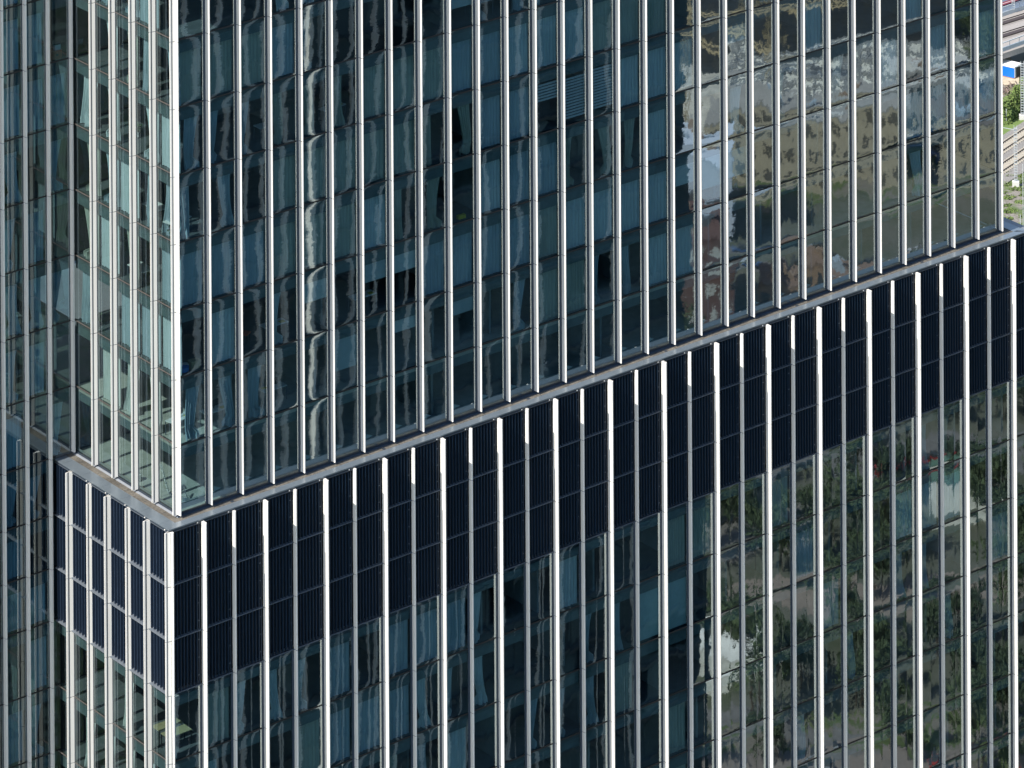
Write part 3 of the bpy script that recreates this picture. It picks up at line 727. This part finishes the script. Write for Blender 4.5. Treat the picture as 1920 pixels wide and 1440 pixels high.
# timber and rubble heap
def rubble(b):
    q = random.Random(9)
    for _ in range(70):
        a = Vector((q.uniform(-2.4, 2.4), q.uniform(-1.6, 1.6), q.uniform(0, .5))); t = q.uniform(0, 3.14); l = q.uniform(.3, 1.4)
        b.bar(a, a+Vector((cos(t)*l, sin(t)*l, q.uniform(-.1, .4))), q.uniform(.06, .16))
put('timber_heap', 'heap of dark boards and rubble below the blue cabin', 'timber heap', gp(1897, 172), [('boards', rubble, mat('weathered_boards', (.06, .055, .06), .9, sc=1.5, col2=(.30, .22, .16)))])

# ------------------------------------------------------------------ neighbouring tower that the front glazing mirrors
nb = empty('dark_neighbour_tower', (36, -95, GZ)); nb.location = (0, 0, 0)
tag(nb, 'dark finned tower whose reflection fills the left half of the front glazing', 'tower')
NB = mat('dark_neighbour_cladding', (.040, .075, .092), .7, var=.5, sc=.12)
NBG = mat('neighbour_window_glass', (.015, .03, .038), .15, var=.3, sc=.2)
NBF = mat('neighbour_grey_fin', (.62, .62, .60), .6)
mb = MB(); mb.box(34, 91.6, -95, -70, GZ, 34); mb.build('body', NB, nb)
q = random.Random(4)
mb = MB()
for k_ in range(28):
    z = -78+k_*3.6
    mb.box(34, 91.5, -69.98, -69.6, z-.25, z)
mb.build('floor_bands', mat('neighbour_floor_band', (.07, .085, .09), .7), nb)
fx = 43.2; qf = random.Random(12)
while fx < 84:
    if abs(fx-55.2) > .5 and abs(fx-64.9) > .5:
        d_ = .0559*(fx-34)+.13+qf.uniform(0, .10); w_ = qf.uniform(.05, .11) if fx > 58 else qf.uniform(.10, .16)
        mb = MB(); mb.box(fx-w_, fx+w_, -70+d_-.35, -70+d_, GZ, 34)
        for k_ in range(28): mb.box(fx-.04, fx+.04, -69.98, -70+d_-.35, -78+k_*3.6, -78+k_*3.6+.12, 1)
        mb.build('fin', [NBF, NB], nb)
    fx += qf.uniform(1.3, 2.0) if fx < 58 else qf.uniform(1.8, 4.0)
for x, w_, dp in ((55.2, .30, 2.0), (64.9, .12, 2.45)):
    mb = MB(); mb.box(x-w_/2, x+w_/2, -70+dp-.75, -70+dp, GZ, 34)
    for k_ in range(28): mb.box(x-.04, x+.04, -69.98, -70+dp-.75, -78+k_*3.6, -78+k_*3.6+.15, 1)
    mb.build('pilaster', [WHITE, NB], nb)
PAN = [mat('neighbour_blind_%d' % i, c_, .8, var=.2, sc=.8, scale=(6, 1, .2)) for i, c_ in enumerate(((.05, .09, .10), (.09, .14, .15), (.02, .03, .04)))]
for m_i in range(3):
    mb = MB()
    for k_ in range(24):
        x = 60+q.random()*2
        while x < 91:
            w_ = q.uniform(1.2, 5)
            if q.random() < .33: mb.box(x, min(91.4, x+w_-.2), -69.99, -69.94, -74+k_*3.6, -74+k_*3.6+2.6)
            x += w_
    mb.build('window_band', PAN[m_i], nb)

# ------------------------------------------------------------------ district that the right half of the glazing mirrors
def block(name, label, pts, h, wallm, roofm, win=None, rows=3, cols=8, wm=None, z=GZ):
    # pts: four ground corners (ccw from above)
    r = empty(name, (pts[0][0], pts[0][1], z)); tag(r, label, 'building')
    o_ = Vector((pts[0][0], pts[0][1], 0)); P = [Vector((x, y, 0))-o_ for x, y in pts]
    mb = MB(); mb.prism(P, (0, 0, h)); mb.build('wall', wallm, r)
    mb = MB(); c_ = sum(P, Vector())/4; mb.prism([c_+(p-c_)*1.015+Vector((0, 0, h)) for p in P], (0, 0, .4)); mb.build('roof', roofm, r)
    if wm:
        for a, b in zip(P, P[1:]+P[:1]):
            d_ = b-a; n_ = Vector((d_.y, -d_.x, 0)).normalized()
            if n_.x > .3 and n_.y < .6: continue
            if n_.y < -.5: continue
            Ld = d_.length; d_.normalize(); nc = max(2, int(Ld/2.1)); fh_ = h/rows
            for rr in range(rows):
                m2 = MB()
                for c in range(nc):
                    s = (c+.28)*Ld/nc; w_ = Ld/nc*.45; zz = fh_*(rr+.28)
                    base = [a+d_*s+n_*.0, a+d_*(s+w_)+n_*.0, a+d_*(s+w_)+n_*.06, a+d_*s+n_*.06]
                    m2.prism([Vector((p.x, p.y, zz)) for p in base][::-1], (0, 0, fh_*.5))
                m2.build('window_row', wm, r)
    return r
WND = mat('dark_window', (.05, .055, .055), .3)
TAN = mat('tan_render', (.46, .40, .29), .9, var=.12, sc=.3); BRICK = mat('red_brown_brick', (.13, .075, .065), .9, var=.2, sc=2)
BLG = mat('blue_grey_render', (.55, .61, .70), .9, var=.08); OFFW = mat('white_roofing', (.78, .77, .70), .8, var=.25, sc=.5); DK = mat('dark_facade', (.035, .045, .055), .5, var=.3, sc=.3)
GRR = mat('grey_roofing', (.34, .33, .31), .9, var=.2, sc=.3); GRN = mat('green_roofing', (.10, .18, .13), .9, var=.2)
def pq(px, py, dx, dy, lx, ly):   # oblong with near corner, length along (dx,dy), depth to the right of it
    d_ = Vector((dx, dy)).normalized(); n_ = Vector((d_.y, -d_.x)); a = Vector((px, py))
    q_ = [a, a+d_*lx, a+d_*lx+n_*ly, a+n_*ly]
    area = sum(q_[i].x*q_[(i+1) % 4].y-q_[(i+1) % 4].x*q_[i].y for i in range(4))
    if area < 0: q_ = q_[::-1]
    return [(p.x, p.y) for p in q_]
DX, DY = .76, .65
block('apartment_block', 'large dark glazed block mirrored at the top right of the glazing', pq(327, -372, DX, DY, 48, 30), 34, DK, GRR, rows=8, wm=WND)
block('depot_hall', 'long hall with a sunlit white roof mirrored in the upper right glazing', pq(316, -338, DX, DY, 52, 22), 6, OFFW, OFFW)
RIBM = mat('roof_rib', (.25, .26, .26), .8)
def hall_roof(b):
    for i in range(26): b.prism([Vector((DX, DY, 0))*(i*2)+Vector((DY, -DX, 0))*o_ for o_ in ()] or [(Vector((DX, DY, 0))*(i*2+.0)), (Vector((DX, DY, 0))*(i*2+.7)), (Vector((DX, DY, 0))*(i*2+.7)+Vector((DY, -DX, 0))*22), (Vector((DX, DY, 0))*(i*2)+Vector((DY, -DX, 0))*22)], (0, 0, .35))
    for i in range(5): b.prism([Vector((DY, -DX, 0))*(i*5), Vector((DY, -DX, 0))*(i*5)+Vector((DX, DY, 0))*52, Vector((DY, -DX, 0))*(i*5+.6)+Vector((DX, DY, 0))*52, Vector((DY, -DX, 0))*(i*5+.6)], (0, 0, .55))
hb = MB(); hall_roof(hb); ho = hb.build('roof_ribs', RIBM, bpy.data.objects['depot_hall']); ho.location = Vector((316, -338, GZ+6.4))-Vector(bpy.data.objects['depot_hall'].location)
block('workshop', 'small grey workshop in front of the white-roofed hall', pq(334, -322, DX, DY, 14, 6), 9, GRR, CONC, rows=2, wm=WND)
block('townhouse_row', 'tan rendered terrace with two rows of windows', pq(301, -325, DX, DY, 30, 9), 11, TAN, GRR, rows=3, wm=mat('brown_window', (.13, .12, .10), .4))
block('townhouse_row', 'second tan terrace right of the first one', pq(326, -303, DX, DY, 30, 9), 10, TAN, mat('brown_roof', (.17, .14, .12), .9), rows=3, wm=mat('grey_window', (.11, .12, .12), .4))
block('pale_house', 'pale blue-grey house left of the tan terraces', pq(281, -312, DX, DY, 11, 12), 13, BLG, BLG, rows=3)
block('brick_house', 'red-brown brick house with narrow windows near the park', pq(258, -291, DX, DY, 14, 12), 14, BRICK, BRICK, rows=4, wm=mat('pale_window', (.45, .45, .42), .5))
block('shed', 'low shed with a brown roof beside the brick house', pq(277, -284, DX, DY, 22, 7), 5, mat('earth_wall', (.30, .2, .13), .9), mat('rust_roof', (.22, .15, .11), .9), rows=1, wm=WND)
block('kiosk', 'small white-roofed pavilion mirrored between trees low in the glazing', pq(203, -209.5, DX, DY, 8, 6), 3, OFFW, OFFW)
block('pavilion', 'pale green-roofed pavilion mirrored at the far right', pq(252, -223, DX, DY, 7, 5), 4, OFFW, GRN)
# plant units and skylights on the mirrored roofs, parked cars in the yard
qr = random.Random(8)
UNIT = [mat('roof_unit_%d' % i, c_, .7) for i, c_ in enumerate(((.62, .62, .60), (.10, .11, .12), (.30, .22, .16), (.35, .42, .48)))]
for bn, L_, W_, hh in (('apartment_block', 48, 30, 34.4), ('workshop', 14, 6, 9.4), ('townhouse_row', 30, 9, 11.4), ('townhouse_row.001', 30, 9, 10.4), ('pale_house', 11, 12, 13.4), ('brick_house', 14, 12, 14.4), ('shed', 22, 7, 5.4)):
    po = bpy.data.objects[bn]; base = Vector((DX, DY, 0)); nn_ = Vector((DY, -DX, 0))
    cc_ = [Vector(v.co) for v in po.children[0].data.vertices][:4]; o0 = min(cc_, key=lambda p: p.dot(base)+p.dot(nn_))
    for _ in range(max(5, int(L_*W_/26))):
        a_, b_ = qr.uniform(.5, L_-2.5), qr.uniform(.5, W_-2.5); w1, w2 = qr.uniform(.6, 2.2), qr.uniform(.6, 1.8)
        p0 = o0+base*a_+nn_*b_; p0.z = hh; mb = MB()
        mb.prism([p0, p0+nn_*w2, p0+nn_*w2+base*w1, p0+base*w1][::-1], (0, 0, qr.uniform(.3, 1.5))); mb.build('roof_unit', qr.choice(UNIT), po)
CARC = [mat('car_paint_%d' % i, c_, .3) for i, c_ in enumerate(((.6, .6, .6), (.03, .03, .035), (.35, .05, .04), (.08, .14, .3), (.25, .26, .27)))]
TYRE = mat('tyre', (.015, .015, .015), .8)
def car(loc, rot, k_):
    r_ = empty('parked_car', loc); r_.rotation_euler = (0, 0, rot); tag(r_, 'parked car seen only as a mirror image in the right half of the glazing', 'car', 'cars mirrored in the glazing')
    b = MB(); b.prism([(-2.2, -.85, .35), (2.2, -.85, .35), (2.25, -.85, .75), (1.2, -.85, .95), (-2.1, -.85, .95), (-2.25, -.85, .7)][::1], (0, 1.7, 0)); b.build('body', CARC[k_], r_)
    b = MB(); b.prism([(-1.8, -.75, .95), (1.1, -.75, .95), (.5, -.75, 1.45), (-1.3, -.75, 1.45)], (0, 1.5, 0)); b.build('cabin', WND, r_)
    for x in (-1.35, 1.35):
        for y in (-.88, .70):
            b = MB(); b.prism([(x+.33*cos(t*pi/5), y, .33+.33*sin(t*pi/5)) for t in range(10)], (0, .18, 0)); b.build('wheel', TYRE, r_)
    return r_
car0 = None; ncar = 0
for row, (sx, sy) in enumerate(((303, -343), (306, -339.5), (272, -313), (229, -262), (186, -198), (280, -276))):
    for i in range(9):
        if qr.random() < .3: continue
        p = Vector((sx, sy, GZ+.05))+Vector((DX, DY, 0))*(4+i*5.6+qr.uniform(-.6, .6))
        car(p, math.atan2(DY, DX)+(0 if row in (2, 3) else pi/2), qr.randrange(5))
# tower crane with orange lattice
ORG = mat('orange_lattice', (.44, .36, .22), .7)
def crane(b):
    for i in range(9):
        z0, z1 = i*2.2, (i+1)*2.2
        for x, y in ((-.9, -.9), (.9, -.9), (.9, .9), (-.9, .9)): b.bar((x, y, z0), (x, y, z1), .16)
        b.bar((-.9, -.9, z0), (-.9, .9, z1), .12); b.bar((-.9, .9, z0), (.9, .9, z1), .12)
def jib(b):
    b.bar((-8, -8, 19.5), (12, 11, 19.5), .25); b.bar((-8, -8, 21), (12, 11, 20.2), .18)
    for i in range(10): b.bar((-8+2*i, -8+1.9*i, 19.5), (-7+2*i, -7+1.9*i, 21), .14)
for k_, (x, y) in enumerate(((314, -347), (324, -341), (306, -338))):
    put('scaffold_crane', ['orange lattice crane mirrored beside the dark tower edge', 'middle orange crane standing by the white hall', 'third orange crane in front of the pale house'][k_], 'crane', (x, y, GZ), [('tower', crane, ORG), ('jib', jib, ORG)], .3*k_)
# paved and asphalted surfaces of the district
ASPH = mat('worn_asphalt', (.16, .155, .15), .95, var=.25, sc=.5); CONCG = mat('grey_yard', (.55, .53, .48), .95, var=.3, sc=.25)
def sheet(name, pts, m_, z): mb = MB(); mb.poly([(x, y, GZ+z) for x, y in pts]); return tag(mb.build(name, m_), kind='structure')
sheet('yard', pq(294, -343, DX, DY, 95, -4) if False else pq(300, -348, DX, DY, 90, 42), CONCG, .03)
sheet('street', pq(270, -312, DX, DY, 90, 5), ASPH, .034)
PARK = mat('park_green', (.055, .072, .035), 1, sc=.12, col2=(.16, .155, .135))
sheet('park', [(130, -250), (330, -110), (372, -255), (250, -362)], PARK, .02)
sheet('street', pq(228, -262, DX, DY, 60, 10), ASPH, .038)
sheet('square', pq(222, -251, DX, DY, 26, -12), mat('brown_grey_court', (.19, .175, .155), 1, var=.25, sc=.6), .054)
sheet('path', pq(196, -215, .3, .95, 60, 3.5), ASPH, .042)
sheet('path', pq(205, -232, DX, DY, 60, 7.5), mat('brown_gravel', (.24, .20, .17), 1, var=.25, sc=.5), .046)
sheet('car_park', pq(184, -196, DX, DY, 36, 7), mat('pinkish_asphalt', (.22, .19, .17), 1, var=.2, sc=.5), .05)
# trees
CROWN = [mat('tree_crown_%d' % i, c_, 1, sc=.8, col2=c2) for i, (c_, c2) in enumerate((((.050, .075, .038), (.09, .12, .055)), ((.06, .085, .04), (.11, .145, .065)), ((.04, .062, .035), (.07, .095, .05))))]
BARK = mat('bark', (.09, .07, .05), 1)
def make_tree(seed, h, r, cm):
    q = random.Random(seed); rt_ = empty('tree')
    mb = MB()
    blobs = [(Vector((q.uniform(-1, 1)*r*.6, q.uniform(-1, 1)*r*.6, h*q.uniform(.4, .9))), r*q.uniform(.35, .6)) for _ in range(11)]
    for c_, br in blobs:
        for _ in range(75):
            d_ = Vector((q.gauss(0, 1), q.gauss(0, 1), q.gauss(0, .8))).normalized()*br*q.uniform(.5, 1.05); p = c_+d_; s = q.uniform(.18, .42)
            a = Vector((q.uniform(-1, 1), q.uniform(-1, 1), q.uniform(-.6, .6))).normalized()*s; b = a.cross(d_+Vector((.01, 0, .02))).normalized()*s
            mb.quad(p-a, p-b, p+a, p+b)
    mb.build('crown', cm, rt_)
    mb = MB(); mb.bar((0, 0, 0), (0, 0, h*.6), .22, k=6)
    for c_, br in blobs[:5]: mb.bar((0, 0, h*.35), c_, .09)
    mb.build('trunk', BARK, rt_); return rt_
protos = [make_tree(i+20, (9, 12, 7)[i], (3.6, 4.4, 3.0)[i], CROWN[i]) for i in range(3)]
def copy_tree(o):
    c = o.copy(); COL.objects.link(c)
    for ch in o.children:
        k_ = ch.copy(); COL.objects.link(k_); k_.parent = c
    return c
q = random.Random(77); used = set(); cnt = 0
def free(x, y):
    # keep off the mirrored paths and buildings
    if abs((x-205)*DY-(y+232)*DX-(-2.2)) < 3.4 and x > 203: return False
    if (x-203)**2+(y+208)**2 < 90: return False
    if abs((x-228)*DY-(y+262)*DX) < 5: return False
    if abs((x-184)*DY-(y+196)*DX+3) < 6: return False
    return True
spots = []
while len(spots) < 62:
    t_, s_ = q.uniform(-14, 44), q.uniform(-42, 86)
    if s_ > 88 and q.random() < .6: continue
    x, y = 215+t_*DX+s_*DY, -215+t_*DY-s_*DX
    if (x-262)**2+(y+284)**2 < 500 or (x-285)**2+(y+275)**2 < 150: continue
    if not free(x, y): continue
    if any((x-a)**2+(y-b)**2 < 14 for a, b in spots): continue
    spots.append((x, y))
spots += [(355, -320), (362, -315), (360, -326), (368, -322), (352, -312), (366, -310), (374, -330), (378, -338)]
for k_, (x, y) in enumerate(spots):
    i = q.randrange(3); o = protos[i] if i not in used else copy_tree(protos[i]); used.add(i)
    s = q.uniform(.75, 1.2); o.location = (x, y, GZ); o.scale = (s, s, s*q.uniform(.85, 1.15)); o.rotation_euler = (0, 0, q.random()*6.28)
    tag(o, 'leafy green park tree seen only as a mirror image in the lower right glazing', 'tree', 'trees mirrored in the glazing')
